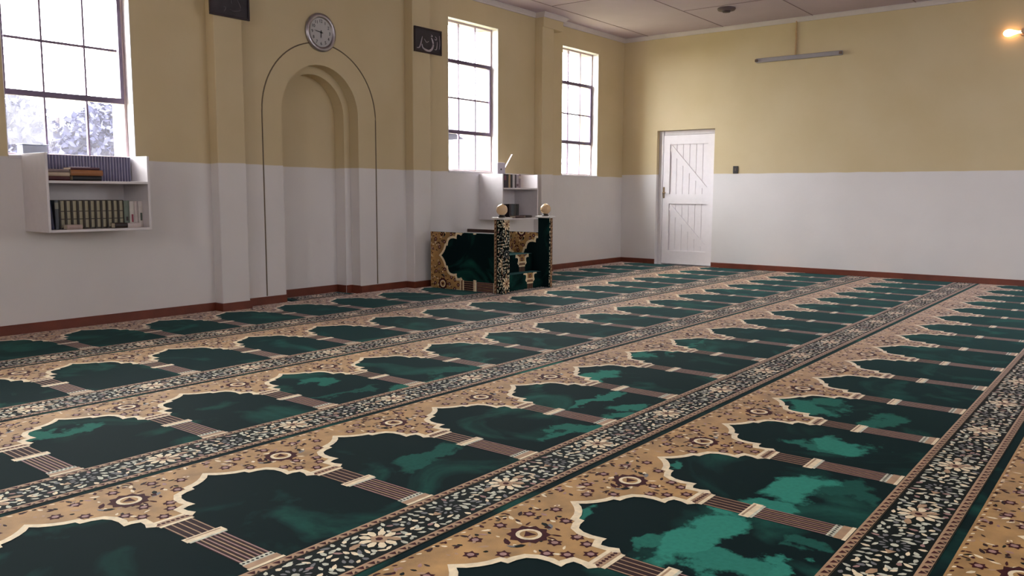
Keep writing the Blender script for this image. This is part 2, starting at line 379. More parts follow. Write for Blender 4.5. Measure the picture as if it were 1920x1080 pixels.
CM = [carpet('gold_carpet_pile', (.42, .235, .074, 1), .30, sc=9), green_pile(), carpet('cream_carpet_pile', (.86, .72, .48, 1)), carpet('maroon_carpet_pile', (.055, .012, .014, 1), k=.25),
      carpet('brown_carpet_pile', (.040, .020, .020, 1), k=.25), carpet('black_carpet_pile', (.005, .009, .008, 1), k=.1), carpet('grey_green_carpet_pile', (.58, .58, .45, 1), .3),
      carpet('tan_carpet_pile', (.42, .26, .14, 1)), carpet('pink_carpet_pile', (.36, .20, .17, 1)), carpet('grey_carpet_pile', (.16, .16, .16, 1))]
P = .605
def tile_polys(rng):
    """one prayer place of the pattern: list of (layer, material, [(u in metres from the middle, v in metres from the head end)])"""
    out = []
    def add(l, m, pts): out.append((l, m, pts))
    O = [(0, .146), (.035, .172), (.08, .194), (.13, .211), (.183, .221), (.188, .243), (.235, .248), (.285, .262), (.314, .292), (.322, .33), (.312, .370), (.345, .369), (.392, .380), (.390, .412), (.374, .437), (.405, .452)]
    O = [(u*P, v) for u, v in O]
    h = P/2
    for s in (1, -1):
        # gold spandrel in slices between the outline and the head / column side
        edge = [(s*u, v) for u, v in O]
        add(1, GOLD, [(0, 0), (s*.313*P, 0)]+[(s*u, v) for u, v in reversed(O[:9])])
        add(1, GOLD, [(s*.313*P, 0), (s*h, 0), (s*h, .46), (s*.405*P, .46)]+[(s*u, v) for u, v in reversed(O[8:])])
        # cream outline ribbon with a thin dark line outside it
        N_ = []
        for k in range(len(O)):
            a = Vector(O[max(0, k-1)]); b_ = Vector(O[k]); c = Vector(O[min(len(O)-1, k+1)])
            d1 = (b_-a).normalized() if k else (c-b_).normalized(); d2 = (c-b_).normalized() if k < len(O)-1 else d1
            n = Vector((d1.y+d2.y, -d1.x-d2.x)); n = n.normalized() if n.length > 1e-3 else Vector((d1.y, -d1.x))
            if k == 0: n = Vector((0, -1))
            N_.append(n/max(.75, n.dot(Vector((d1.y, -d1.x)))))
        for k in range(len(O)-1):
            q = [(O[k][0]+N_[k].x*e, O[k][1]+N_[k].y*e) for e in (-.006, .019)]; r = [(O[k+1][0]+N_[k+1].x*e, O[k+1][1]+N_[k+1].y*e) for e in (.019, -.006)]
            add(3, CREAM, [(s*x, y) for x, y in q+r])
    def disc(l, m, u, v, r, n=10, sx=1, star=0, ph=0):
        add(l, m, [(u+sx*r*(1+star*((i % 2)*2-1))*math.cos(2*PI*i/n+ph), v+r*(1+star*((i % 2)*2-1))*math.sin(2*PI*i/n+ph)) for i in range(n)])
    def leaf(l, m, u, v, a, ln, w):
        c, s_ = math.cos(a), math.sin(a)
        add(l, m, [(u+c*x*ln-s_*y*w, v+s_*x*ln+c*y*w) for x, y in ((-.5, 0), (-.15, .42), (.2, .5), (.5, .1), (.25, -.35), (-.2, -.3))])
    # two gold halves meet at the column: medallion and flowers around u = +-h (drawn once, to the right)
    def flower(u, v, r):
        disc(2, MAROON, u, v, r, 12, star=.22); disc(3, PINK, u, v, r*.52, 8)
    c0 = h
    disc(2, MAROON, c0, .175, .062, 20, star=.10); disc(3, CREAM, c0, .175, .040, 18); disc(4, GOLD, c0, .175, .028, 14); disc(5, MAROON, c0, .175, .018, 6, star=.35)
    leaf(2, BLACK, c0-.085, .20, .5, .05, .022); leaf(2, GREY, c0+.085, .19, -.6, .05, .024); leaf(2, BLACK, c0+.09, .17, -1.2, .04, .02); leaf(2, MAROON, c0-.08, .155, 2.2, .05, .022); leaf(3, GREY, c0-.1, .185, 1.2, .03, .014)
    for du, dv in ((-.075, .295), (.0, .27), (.075, .30), (-.045, .345), (.05, .35), (0, .395), (-.155, .20), (.155, .205), (-.13, .075), (.13, .08), (0, .065), (-.215, .13), (.215, .125)):
        flower(c0+du, dv, .021 if dv > .06 else .017)
    for k in range(190):
        u = rng.uniform(-.5, .5)*P; v = rng.uniform(.012, .40)
        a = abs(u)/P
        lim = .10+.09*min(1, a/.2) if a < .2 else (.215 if a < .345 else .36)
        if v > lim-.03: continue
        uu = u
        leaf(2, rng.choice([MAROON, MAROON, BROWN, BROWN, BLACK, PINK, TAN, CREAM, CREAM]), uu, v, rng.uniform(0, PI), rng.uniform(.016, .038), rng.uniform(.009, .017))
    for k in range(-9, 10): # little row along the very head end
        leaf(2, MAROON if k % 2 else CREAM, k*P/19, .012, .4, .02, .010)
    # column between two places, at u = h
    def bar(l, m, u0, u1, v0, v1): add(l, m, [(h+u0, v0), (h+u1, v0), (h+u1, v1), (h+u0, v1)])
    bar(2, CREAM, -.062, .062, .418, .432); bar(2, TAN, -.060, .060, .432, .462); bar(2, CREAM, -.056, .056, .462, .476)
    for k in range(-3, 4): disc(3, MAROON, h+k*.016, .447, .007, 6)
    bar(1, BROWN, -.050, .050, .476, .90)
    for k in range(-2, 3): bar(2, TAN, k*.0225-.0022, k*.0225+.0022, .478, .606)
    bar(2, CREAM, -.066, .066, .606, .640); bar(3, TAN, -.058, .058, .613, .620); bar(3, LEAF, -.062, .062, .640, .650)
    for k in range(-3, 4): bar(3, PINK if k % 2 else TAN, k*.0148-.0026, k*.0148+.0026, .650, .876)
    bar(2, LEAF, -.052, .052, .876, .898); bar(3, TAN, -.056, .056, .898, .924); bar(3, CREAM, -.060, .060, .924, .936)
    for k in range(-3, 4): disc(3, BLACK, h+k*.015, .887, .005, 6)
    # borders
    V1, V2, V3, V4 = .938, .970, 1.147, 1.179
    for v0, v1 in ((V1, V2), (V3, V4)):
        add(1, TAN, [(-h, v0), (h, v0), (h, v1), (-h, v1)])
        add(3, BLACK, [(-h, v1-.003), (h, v1-.003), (h, v1), (-h, v1)])
        n = 15
        for k in range(n):
            u = -h+(k+.5)*P/n
            add(2, MAROON, [(u-.014, v0+.006), (u+.010, v0+.010), (u-.001, v1-.005)])
            add(2, BROWN, [(u+.004, v1-.006), (u+.016, v0+.016), (u+.017, v1-.004)])
    add(1, BLACK, [(-h, V2), (h, V2), (h, V3), (-h, V3)])
    nx, ny = 21, 6
    for i in range(nx):
        for j in range(ny):
            u = -h+(i+.5+rng.uniform(-.38, .38))*P/nx; v = V2+.006+(j+.5+rng.uniform(-.35, .35))*(V3-V2-.012)/ny
            if math.hypot(u, (v-1.058)) < .055 or math.hypot(abs(u)-h, v-1.058) < .05: continue
            v = min(max(v, V2+.016), V3-.016)
            leaf(2, rng.choices([LEAF, CREAM, PINK, GREY], [7, 2.5, 1, 1.5])[0], u, v, rng.uniform(0, PI), rng.uniform(.022, .036), rng.uniform(.013, .020))
    for k in range(9): leaf(3, CREAM, .042*math.cos(2*PI*k/9), 1.058+.042*math.sin(2*PI*k/9), 2*PI*k/9, .046, .028)
    disc(4, TAN, 0, 1.058, .028, 10, star=.15); disc(5, MAROON, 0, 1.058, .012, 6)
    for a in (.3, 2.9, 1.2): leaf(4, TAN, .085*math.cos(a), 1.052+.06*math.sin(a)-.02, a, .055, .026)
    for k in range(12): leaf(3, GREY, h+.034*math.cos(2*PI*k/12), 1.058+.034*math.sin(2*PI*k/12), 2*PI*k/12, .022, .012)
    disc(4, LEAF, h, 1.058, .012, 8); disc(4, TAN, h-.055, 1.058, .014, 6, star=.3)
    return out
def clip(poly, ax, val, keep_less):
    out = []; n = len(poly)
    ins = lambda p: (p[ax] <= val) if keep_less else (p[ax] >= val)
    for i in range(n):
        a, b_ = poly[i], poly[(i+1) % n]
        if ins(a): out.append(a)
        if ins(a) != ins(b_):
            t = (val-a[ax])/(b_[ax]-a[ax]); out.append((a[0]+(b_[0]-a[0])*t, a[1]+(b_[1]-a[1])*t))
    return out
TILES = [tile_polys(random.Random(k)) for k in (11, 12, 13)]
DZ = .00035
def carpet_faces(bm, tiles, box4, place):
    """draw the pattern into bm. tiles: [(u offset, tile)]; box4: u0, u1, v0, v1 to keep; place(u, v, lift) -> point"""
    u0, u1, v0, v1 = box4
    for off, T_ in tiles:
        for idx, (l, m, pts) in enumerate(T_):
            if l > 1: l += (idx % 13)*.06
            q = [(u+off, v) for u, v in pts]
            us = [p[0] for p in q]; vs = [p[1] for p in q]
            if max(us) <= u0 or min(us) >= u1 or max(vs) <= v0 or min(vs) >= v1: continue
            if min(us) < u0: q = clip(q, 0, u0, False)
            if q and max(us) > u1: q = clip(q, 0, u1, True)
            if q and min(vs) < v0: q = clip(q, 1, v0, False)
            if q and max(vs) > v1: q = clip(q, 1, v1, True)
            if len(q) < 3: continue
            try:
                f = bm.faces.new([bm.verts.new(place(u, v, l*DZ)) for u, v in q]); f.material_index = m
            except ValueError: pass
def mesh_noflip(bm, name, parent=None):
    me = bpy.data.meshes.new(name); bm.to_mesh(me); bm.free()
    for m in CM: me.materials.append(m)
    o = bpy.data.objects.new(name, me); COL.objects.link(o)
    if parent: o.parent = parent
    return o
ROWS = [-.022, -1.222, -2.4277, -3.6103, -4.8139, -6.0264, -7.236, -8.446]
rl = ['green and gold prayer carpet strip lying closest to the wall with the niche', 'prayer carpet strip second from the niche wall, passing in front of the pulpit', 'prayer carpet strip third from the niche wall',
      'prayer carpet strip fourth from the niche wall, its arches dark green at lower left', 'prayer carpet strip fifth from the niche wall, brushed bright green in the foreground', 'prayer carpet strip in the bottom right corner showing only its gold head end', 'prayer carpet strip behind the camera']
for i in range(7):
    va = ROWS[i]; vb = ROWS[i+1]; sc = (va-vb)/1.21
    bm = bmesh.new(); xr = -.014
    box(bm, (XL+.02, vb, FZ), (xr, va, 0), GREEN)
    tiles = [(-9.29+k*P, TILES[(k*2+i) % 3]) for k in range(-6, 17)]
    carpet_faces(bm, tiles, (XL+.02, xr, 0, 1.21), lambda u, v, z: (u, va-v*sc, z+.0003))
    o = mesh_noflip(bm, 'prayer_carpet'); tag(o, rl[i], 'carpet', 'prayer carpet strips on the floor')
bm = bmesh.new(); box(bm, (MX-.37, .0, FZ), (MX+.37, .253, 0), GREEN)
carpet_faces(bm, [(MX, TILES[0])], (MX-.37, MX+.37, .93, 1.18), lambda u, v, z: (u, .253-(v-.93), z+.0003))
tag(mesh_noflip(bm, 'niche_carpet'), 'small piece of patterned carpet on the floor inside the arched niche', 'carpet')

# ------------------------------------------------------------------ carpeted pulpit
wood = mat('dark_brown_wood', srgb(70, 44, 36), .45, var=.2)
cap_m = mat('white_cap_paint', srgb(226, 222, 220), .4, var=.03)
PX0, PX1, PYF = -4.365, -3.535, -1.20
pul = empty('pulpit', ((PX0+PX1)/2, -.6, .0026)); tag(pul, 'low stepped pulpit covered in green and gold carpet by the niche', 'pulpit')
OFF = Vector(((PX0+PX1)/2, -.6, 0))
def pl(x, y, z): return (x-OFF.x, y-OFF.y, z-OFF.z)
def pbox(bm, a, b_, mi): box(bm, pl(*a), pl(*b_), mi)
def panel(xa, ys, ye, hgt, uo):
    bm = bmesh.new(); pbox(bm, (xa, ys, 0), (xa+.035, ye, hgt), GREEN)
    tl = [(uo, TILES[0]), (uo-P, TILES[0]), (uo+P, TILES[1])]
    carpet_faces(bm, tl, (0, hgt, .0, ys-ye), lambda u, v, z: pl(xa-z-.0003, ys-v, u))
    return mesh_noflip(bm, 'side_panel', pul)
panel(PX0, -.205, PYF+.111, .605, .355); panel(PX1, -.63, PYF+.152, .592, .30)
def post(x0, y0, w, d, side, hgt=.752):
    bm = bmesh.new(); pbox(bm, (x0, y0, 0), (x0+w, y0+d, hgt), BLACK if side else GREEN)
    tl = [(k*P+.1, TILES[k % 3]) for k in range(-1, 3)]; v0 = .995 if side else 1.12
    carpet_faces(bm, tl, (0, hgt, v0, v0+w), lambda u, v, z: pl(x0+(v-v0), y0-z-.0003, u))
    if side: carpet_faces(bm, [(a+.2, b_) for a, b_ in tl], (0, hgt, .938, .938+d), lambda u, v, z: pl(x0-z-.0003, y0+d-(v-.938), u))
    o = mesh_noflip(bm, 'post', pul)
    b = bmesh.new(); box(b, pl(x0-.022, y0-.022, hgt+.0005), pl(x0+w+.022, y0+d+.022, hgt+.022), bevel=.004); MESH(b, 'post_cap', cap_m, o)
    return o
post(PX0, PYF, .11, .11, True); post(PX1-.02, PYF, .06, .15, False)
def step(y0, y1, z0, z1, uo, vo):
    bm = bmesh.new(); xa, xb = PX0+.036, PX1-.001
    pbox(bm, (xa, y0, z0), (xb, y1, z1), GREEN)
    tl = [(k*P+uo, TILES[0]) for k in range(-1, 3)]
    hh = z1-z0
    carpet_faces(bm, tl, (0, xb-xa, vo, vo+hh), lambda u, v, z: pl(xa+u, y0-z-.0003, z1-(v-vo)))
    return mesh_noflip(bm, 'step', pul)
step(-1.10, -.21, 0, .17, .26, .36); step(-.96, -.21, .1705, .36, .30, .34); step(-.70, -.21, .3605, .52, .0, .10)
b = bmesh.new(); box(b, pl(PX1+.002, -.55, .565), pl(PX1+.035, -.002, .602), bevel=.004); MESH(b, 'rail', wood, pul)
# globe lamps on the posts
globe_m = mat('opal_amber_globe', srgb(222, 190, 150), .12, var=.05, scale=9, spec=.6)
lbase_m = mat('black_lamp_base', srgb(34, 26, 24), .35)
def globe_lamp(x, y, z, label):
    r = empty('globe_lamp', (x, y, z)); tag(r, label, 'lamp', 'globe lamps on the pulpit posts')
    b = bmesh.new(); lathe(b, [(0, 0), (.036, 0), (.038, .006), (.030, .014), (.026, .024), (.029, .028), (0, .028)], (0, 0, 0), n=20); MESH(b, 'lamp_base', lbase_m, r, smooth=True)
    b = bmesh.new(); lathe(b, [(0.001, .024), (.026, .025)]+[(.057*math.sin(a), .076-.057*math.cos(a)) for a in [PI*(.16+.78*k/14) for k in range(15)]]+[(.006, .135), (0, .139)], (0, 0, 0), n=24); MESH(b, 'globe', globe_m, r, smooth=True)
    return r
globe_lamp(PX0+.055, PYF+.055, .7768, 'round amber globe lamp on the near pulpit post, before the bookshelf')
globe_lamp(PX1+.01, PYF+.075, .7768, 'round amber globe lamp on the far right pulpit post, against the bare wall')

# ------------------------------------------------------------------ bookshelves and books
shelf_m = mat('white_laminate', srgb(218, 213, 216), .4, var=.03)
def bookshelf(x0, x1, z0, z1, zs, d, label):
    r = empty('wall_bookshelf', ((x0+x1)/2, 0, z0)); tag(r, label, 'bookshelf', 'white wall bookshelves')
    t = .018; w = (x1-x0)/2
    def bd(name, a, c):
        b = bmesh.new(); box(b, a, c, bevel=.0015); return MESH(b, name, shelf_m, r)
    h = z1-z0
    bd('side_panel', (-w, -d, 0), (-w+t, -.001, h)); bd('side_panel', (w-t, -d, 0), (w, -.001, h))
    bd('bottom_board', (-w+t, -d, 0), (w-t, -.001, t)); bd('shelf', (-w+t, -d, zs-z0-t), (w-t, -.011, zs-z0)); bd('back_panel', (-w+t, -.010, t), (w-t, -.001, h-.03))
    return r
bookshelf(-8.35, -7.605, .735, 1.285, 1.095, .375, 'white open wall bookshelf full of books under the left window')
bookshelf(-3.315, -2.615, .708, 1.245, 1.085, .36, 'white wall bookshelf hung behind the carpeted pulpit')

page_m = mat('book_pages', srgb(214, 200, 176), .8, var=.1, scale=200)
_bm = {}
def bmat(c, rough=.45):
    if c not in _bm: _bm[c] = mat('book_cover_%d' % len(_bm), srgb(*c), rough, var=.1)
    return _bm[c]
def book(w, h, d, cover, bands=None, flat=False):
    """book as it stands: width w (x), depth d (y, spine at -y), height h. Returns a root empty-less mesh with page block part"""
    bm = bmesh.new(); t = min(.003, w*.15)
    n = 6; prof = [(-w/2+w*k/n, -.006*math.sin(PI*k/n)) for k in range(n+1)]
    # spine: a curved strip with thickness
    sp = [bm.verts.new((x, y, z)) for z in (0, h) for x, y in prof]; inn = [bm.verts.new((x, .002, z)) for z in (0, h) for x, y in prof]
    m = n+1
    for k in range(n):
        bm.faces.new((sp[k], sp[k+1], sp[m+k+1], sp[m+k])); bm.faces.new((inn[k], inn[m+k], inn[m+k+1], inn[k+1]))
        bm.faces.new((sp[k], inn[k], inn[k+1], sp[k+1])); bm.faces.new((sp[m+k], sp[m+k+1], inn[m+k+1], inn[m+k]))
    box(bm, (-w/2, .0, 0), (-w/2+t, d, h)); box(bm, (w/2-t, .0, 0), (w/2, d, h))
    o = MESH(bm, 'book', bmat(cover))
    bm = bmesh.new(); box(bm, (-w/2+t, .003, .004), (w/2-t, d-.004, h-.004)); MESH(bm, 'page_block', page_m, o)
    if bands:
        bm = bmesh.new()
        for (za, zb, c) in bands:
            pr = [(-w/2-.0004+(w+.0008)*k/n, -.0008-.006*math.sin(PI*k/n)) for k in range(n+1)]
            vs = [bm.verts.new((x, y, z*h)) for z in (za, zb) for x, y in pr]
            for k in range(n): bm.faces.new((vs[k], vs[k+1], vs[m+k+1], vs[m+k]))
        MESH(bm, 'spine_label', bmat(bands[0][2]), o)
    return o
def stand(o, x, y, z, lean=0, rz=0): o.location = (x, y, z); o.rotation_euler = (0, lean, rz); return o
def lay(o, x, y, z, rz=0, w=.03): o.rotation_euler = (0, PI/2, rz); o.location = (x, y, z+w/2); return o
E = .001
# left shelf, top: a long set of slim volumes at the back
zt = 1.095+E
proto = None; x = -8.325; k = 0
while x < -7.645:
    w = .0205
    if proto is None: proto = o = book(w, .185, .13, (84, 80, 112), [(.0, .98, (206, 204, 218))]); 
    else: o = copy_tree(proto)
    if k == 0:
        # narrow pale strip down the middle of each spine
        pass
    stand(o, x+w/2, -.150, zt); tag(o, 'slim dark blue volume with a pale striped spine, one of a long matching row', 'book', 'matching blue volumes on the top shelf')
    x += w+.0012; k += 1
# re-cut the pale strip so that the dark cover shows on both sides
lbl = proto.children[1] if proto.children[0].name.startswith('page') else proto.children[0]
for v in lbl.data.vertices: v.co.x *= .26; v.co.x += .004; v.co.y -= .0012
# front stacks on the top shelf
yb = -.350
o = lay(book(.030, .16, .12, (70, 24, 30)), -8.335, yb+.01, zt, 0, .030); tag(o, 'maroon book lying at the left end of the top shelf, bottom of its pile', 'book')
o = lay(book(.026, .155, .12, (188, 170, 150)), -8.330, yb+.012, zt+.0305, 0, .026); tag(o, 'thick cream paged book lying second in the left pile of the top shelf', 'book')
o = lay(book(.022, .15, .115, (120, 104, 104)), -8.325, yb+.015, zt+.057, 0, .022); tag(o, 'grey mauve book lying on top of the left pile of the top shelf', 'book')
o = lay(book(.036, .20, .125, (28, 26, 30)), -8.155, yb+.008, zt, 0, .036); tag(o, 'black book lying under the tan one in the middle of the top shelf', 'book')
o = lay(book(.040, .225, .13, (150, 100, 62)), -8.17, yb+.004, zt+.0365, 0, .040); tag(o, 'tan brown book lying in the middle pile of the top shelf', 'book')
o = lay(book(.018, .20, .12, (84, 52, 62)), -8.165, yb+.012, zt+.077, 0, .018); tag(o, 'dark plum book lying on the tan book of the top shelf', 'book')
b = bmesh.new(); box(b, (-.06, -.045, 0), (.05, .04, .0035)); o = MESH(b, 'paper_sheet', mat('white_paper', srgb(225, 222, 232), .7)); o.location = (-8.075, yb+.07, zt+.0955); tag(o, 'folded white paper lying on top of the middle book pile', 'paper')
# left shelf, bottom: a set with patterned spines
zb = .753+E
o = stand(book(.022, .20, .15, (44, 46, 78)), -8.302, -.33, zb+.002, -.09); tag(o, 'navy book leaning at the left end of the lower shelf', 'book')
o = stand(book(.026, .205, .15, (86, 92, 100), [(.70, .92, (150, 150, 140))]), -8.258, -.30, zb); tag(o, 'slate grey book next to the leaning navy one', 'book')
proto2 = None; x = -8.235
for k in range(11):
    w = .041
    if proto2 is None: proto2 = o = book(w, .205, .15, (52, 44, 36), [(.05, .33, (152, 146, 122)), (.36, .60, (152, 146, 122)), (.63, .97, (152, 146, 122))])
    else: o = copy_tree(proto2)
    stand(o, x+w/2, -.285, zb); tag(o, 'brown volume with cream patterned spine, one of a matching set on the lower shelf', 'book', 'patterned brown set on the lower shelf'); x += w+.0012
lbl = [c for c in proto2.children if c.name.startswith('spine')][0]
for v in lbl.data.vertices: v.co.x *= .68; v.co.y -= .001
for (w, h, c, lb, t) in [(.040, .20, (104, 116, 104), [(.25, .4, (50, 40, 40))], 'sage green book at the right end of the patterned set'), (.036, .195, (196, 190, 186), [(.2, .5, (150, 58, 78))], 'white book with a red patch on its spine'),
                         (.028, .195, (182, 172, 172), None, 'plain pale grey book beside the red patched one'), (.036, .195, (205, 198, 196), [(.25, .55, (72, 84, 74))], 'white book with a dark green patch, last on the lower shelf')]:
    o = stand(book(w, h, .15, c, lb), x+w/2+.002, -.285, zb); x += w+.0025; tag(o, t, 'book')
    if lb:
        for ch in o.children:
            if ch.name.startswith('spine'):
                for v in ch.data.vertices: v.co.x *= .6; v.co.y -= .001
o = lay(book(.032, .105, .065, (176, 156, 150)), -8.225, -.370, zb, 0, .032); tag(o, 'small pinkish book lying flat before the set, lower shelf left', 'book')
o = lay(book(.038, .09, .065, (44, 34, 30)), -7.885, -.370, zb, 0, .038); tag(o, 'dark brown book lying flat before the set, lower shelf right', 'book')
o = lay(book(.034, .10, .065, (204, 192, 190)), -7.79, -.370, zb, 0, .034); tag(o, 'white book lying flat at the right end of the lower shelf', 'book')
# pale box on the sill above the left shelf
pale = mat('pale_blue_plastic', srgb(186, 196, 220), .35, var=.04)
b = bmesh.new(); box(b, (-.085, -.05, 0), (.085, .05, .072), bevel=.006); o = MESH(b, 'storage_box', pale); o.location = (-8.255, .035, WZ0+.0045)
b = bmesh.new(); box(b, (-.089, -.054, .0722), (.089, .054, .080), bevel=.003); MESH(b, 'box_lid', pale, o); tag(o, 'pale blue plastic box standing on the left window sill', 'box')
# right shelf
zt2 = 1.085+E; x = -3.292; WF = 1.3
for (w, c, h, ln, t, lb) in [(.030, (66, 24, 38), .158, .0, 'dark maroon book at the left of the top shelf behind the pulpit', None), (.030, (48, 22, 40), .158, .0, 'plum book second on the top shelf behind the pulpit', [(.55, .9, (120, 60, 80))]),
                         (.032, (40, 22, 26), .158, 0, 'near black book third on the top shelf behind the pulpit', None), (.024, (188, 160, 120), .158, 0, 'tan book in the middle of the top shelf behind the pulpit', None),
                         (.030, (36, 30, 34), .155, 0, 'black book right of the tan one behind the pulpit', None), (.030, (214, 206, 208), .155, 0, 'white book between dark ones behind the pulpit', None), (.022, (60, 40, 48), .155, 0, 'slim dark brown book right of the white one behind the pulpit', None),
                         (.030, (190, 176, 184), .155, 0, 'pale lilac book near the row end behind the pulpit', [(.1, .3, (120, 96, 104))]), (.034, (150, 130, 136), .158, 0, 'dusty pink book ending the top row behind the pulpit', [(.7, .9, (196, 180, 170))])]:
    w *= WF; o = stand(book(w, h, .14, c, lb), x+w/2, -.33, zt2); x += w+.003; tag(o, t, 'book')
zb2 = .726+E; x = -3.06
for (w, c, t) in [(.04, (40, 24, 32), 'dark plum book at the left of the lower shelf behind the pulpit'), (.05, (66, 72, 76), 'wide slate book in the middle of the lower shelf behind the pulpit'), (.042, (52, 48, 46), 'charcoal book beside the slate one behind the pulpit'), (.046, (30, 28, 24), 'black book ending the lower row behind the pulpit')]:
    o = stand(book(w, .165, .13, c), x+w/2, -.26, zb2); x += w+.003; tag(o, t, 'book')
o = lay(book(.028, .17, .09, (92, 72, 74)), -3.06, -.355, zb2, 0, .028); tag(o, 'brown mauve book lying before the dark books behind the pulpit', 'book')
o = lay(book(.030, .12, .09, (72, 56, 58)), -2.86, -.355, zb2, 0, .030); tag(o, 'dark brown book lying at the right of the lower shelf behind the pulpit', 'book')
# small white container with its lid tilted up, on the sill above the right shelf
wplas = mat('white_plastic', srgb(216, 208, 226), .35, var=.03)
tub = empty('container', (-3.24, -.245, 1.2482)); tag(tub, 'small white plastic container with tilted lid on the bookshelf behind the pulpit', 'container')
b = bmesh.new(); box(b, (-.07, -.04, 0), (.07, .04, .13), bevel=.006); MESH(b, 'container_body', wplas, tub)
b = bmesh.new(); lathe(b, [(0, -.0425), (.011, -.0425), (.011, -.039), (0, -.039)], (-.012, 0, .05), axis='Y', n=14); MESH(b, 'dark_button', mat('black_plastic', srgb(40, 36, 44), .4), tub)
b = bmesh.new(); box(b, (0, -.012, 0), (.006, .012, .27), bevel=.001); o = MESH(b, 'container_lid', mat('taupe_plastic', srgb(128, 108, 104), .5), tub); o.location = (.072, 0, .03); o.rotation_euler = (0, .70, 0)
b = bmesh.new(); box(b, (-.07, -.045, -.003), (.085, .045, -.0005)); MESH(b, 'container_base', wplas, tub)

# ------------------------------------------------------------------ clock
silver = mat('brushed_silver', srgb(176, 170, 174), .32, .9, var=.06); dial_m = mat('clock_dial', srgb(186, 184, 184), .5, var=.03); black = mat('black_print', srgb(22, 22, 24), .5)
ck = empty('wall_clock', (-5.648, -.001, 2.525)); tag(ck, 'round silver wall clock above the arched niche', 'clock')
b = bmesh.new(); lathe(b, [(0, 0), (.176, 0), (.180, -.008), (.178, -.020), (.160, -.030), (.138, -.026), (.134, -.014), (0, -.014)], (0, 0, 0), axis='Y', n=56); MESH(b, 'clock_case', silver, ck, smooth=True)
b = bmesh.new(); lathe(b, [(.134, -.0145), (0, -.0147)], (0, 0, 0), axis='Y', n=48); MESH(b, 'dial', dial_m, ck)
def text_mesh(txt, size, name, m, parent, loc, rot=(PI/2, 0, 0), depth=.0006):
    cu = bpy.data.curves.new(name, 'FONT'); cu.body = txt; cu.size = size; cu.align_x = 'CENTER'; cu.align_y = 'CENTER'; cu.extrude = depth
    to = bpy.data.objects.new(name, cu); COL.objects.link(to)
    dg = bpy.context.evaluated_depsgraph_get(); me = bpy.data.meshes.new_from_object(to.evaluated_get(dg))
    COL.objects.unlink(to); bpy.data.objects.remove(to)
    me.materials.clear(); me.materials.append(m)
    o = bpy.data.objects.new(name, me); COL.objects.link(o); o.location = loc; o.rotation_euler = rot
    if parent: o.parent = parent
    return o
for k in range(1, 13):
    a = PI/2-k*PI/6; text_mesh(str(k), .042, 'numeral', black, ck, (.103*math.cos(a), -.0156, .103*math.sin(a)))
def hand(name, ang, ln, w, y):
    b = bmesh.new(); a = PI/2-ang; c, s = math.cos(a), math.sin(a)
    pr = [(-.02, -w), (-.02, w), (ln*.7, w), (ln, 0), (ln*.7, -w)]
    v1 = [b.verts.new((c*x-s*z, y, s*x+c*z)) for x, z in pr]; v2 = [b.verts.new((c*x-s*z, y-.0015, s*x+c*z)) for x, z in pr]
    b.faces.new(v1); b.faces.new(v2)
    for i in range(5): b.faces.new((v1[i], v1[(i+1) % 5], v2[(i+1) % 5], v2[i]))
    MESH(b, name, black, ck)
hand('minute_hand', 2*PI*46.5/60, .085, .0032, -.019); hand('hour_hand', 2*PI*6.1/12, .055, .0040, -.0165)
b = bmesh.new(); lathe(b, [(0, -.0225), (.009, -.022), (.009, -.015)], (0, 0, 0), axis='Y', n=16); MESH(b, 'hand_boss', black, ck)

# ------------------------------------------------------------------ framed calligraphy
frame_m = mat('dark_plum_frame', srgb(38, 24, 30), .3, var=.1); art_m = mat('dark_velvet_ground', srgb(48, 42, 48), .6, var=.25, scale=14); script_m = mat('silver_script', srgb(188, 180, 190), .35, .4, var=.15, scale=30); dim_script = mat('dull_script', srgb(92, 86, 92), .5, var=.2)
def picture(x0, x1, z0, z1, y, strokes, label, sm):
    r = empty('framed_calligraphy', ((x0+x1)/2, y, (z0+z1)/2)); tag(r, label, 'picture', 'framed calligraphy on the pilasters')
    w, h = (x1-x0)/2, (z1-z0)/2; f = .018
    b = bmesh.new()
    for a, c in (((-w, -.02, -h), (w, 0, -h+f)), ((-w, -.02, h-f), (w, 0, h)), ((-w, -.02, -h+f), (-w+f, 0, h-f)), ((w-f, -.02, -h+f), (w, 0, h-f))): box(b, a, c, bevel=.003)
    MESH(b, 'frame', frame_m, r)
    b = bmesh.new(); box(b, (-w+f, -.010, -h+f), (w-f, -.002, h-f)); MESH(b, 'picture_ground', art_m, r)
    for st, rad in strokes:
        n = len(st); b = bmesh.new()
        pts = []
        for i in range(n-1):   # catmull-rom
            p0, p1, p2, p3 = [Vector((*st[max(0, min(n-1, j))], 0)) for j in (i-1, i, i+1, i+2)]
            for q in range(6):
                t = q/6; p = .5*((2*p1)+(-p0+p2)*t+(2*p0-5*p1+4*p2-p3)*t*t+(-p0+3*p1-3*p2+p3)*t**3); pts.append(p)
        pts.append(Vector((*st[-1], 0)))
        m = len(pts); rr = [rad*(.35+.65*math.sin(PI*(i+.5)/m)) for i in range(m)]
        tube(b, [((p.x-.5)*2*w, -.011, (.5-p.y)*2*h) for p in pts], rr, 6)
        MESH(b, 'calligraphy_stroke', sm, r)
    return r
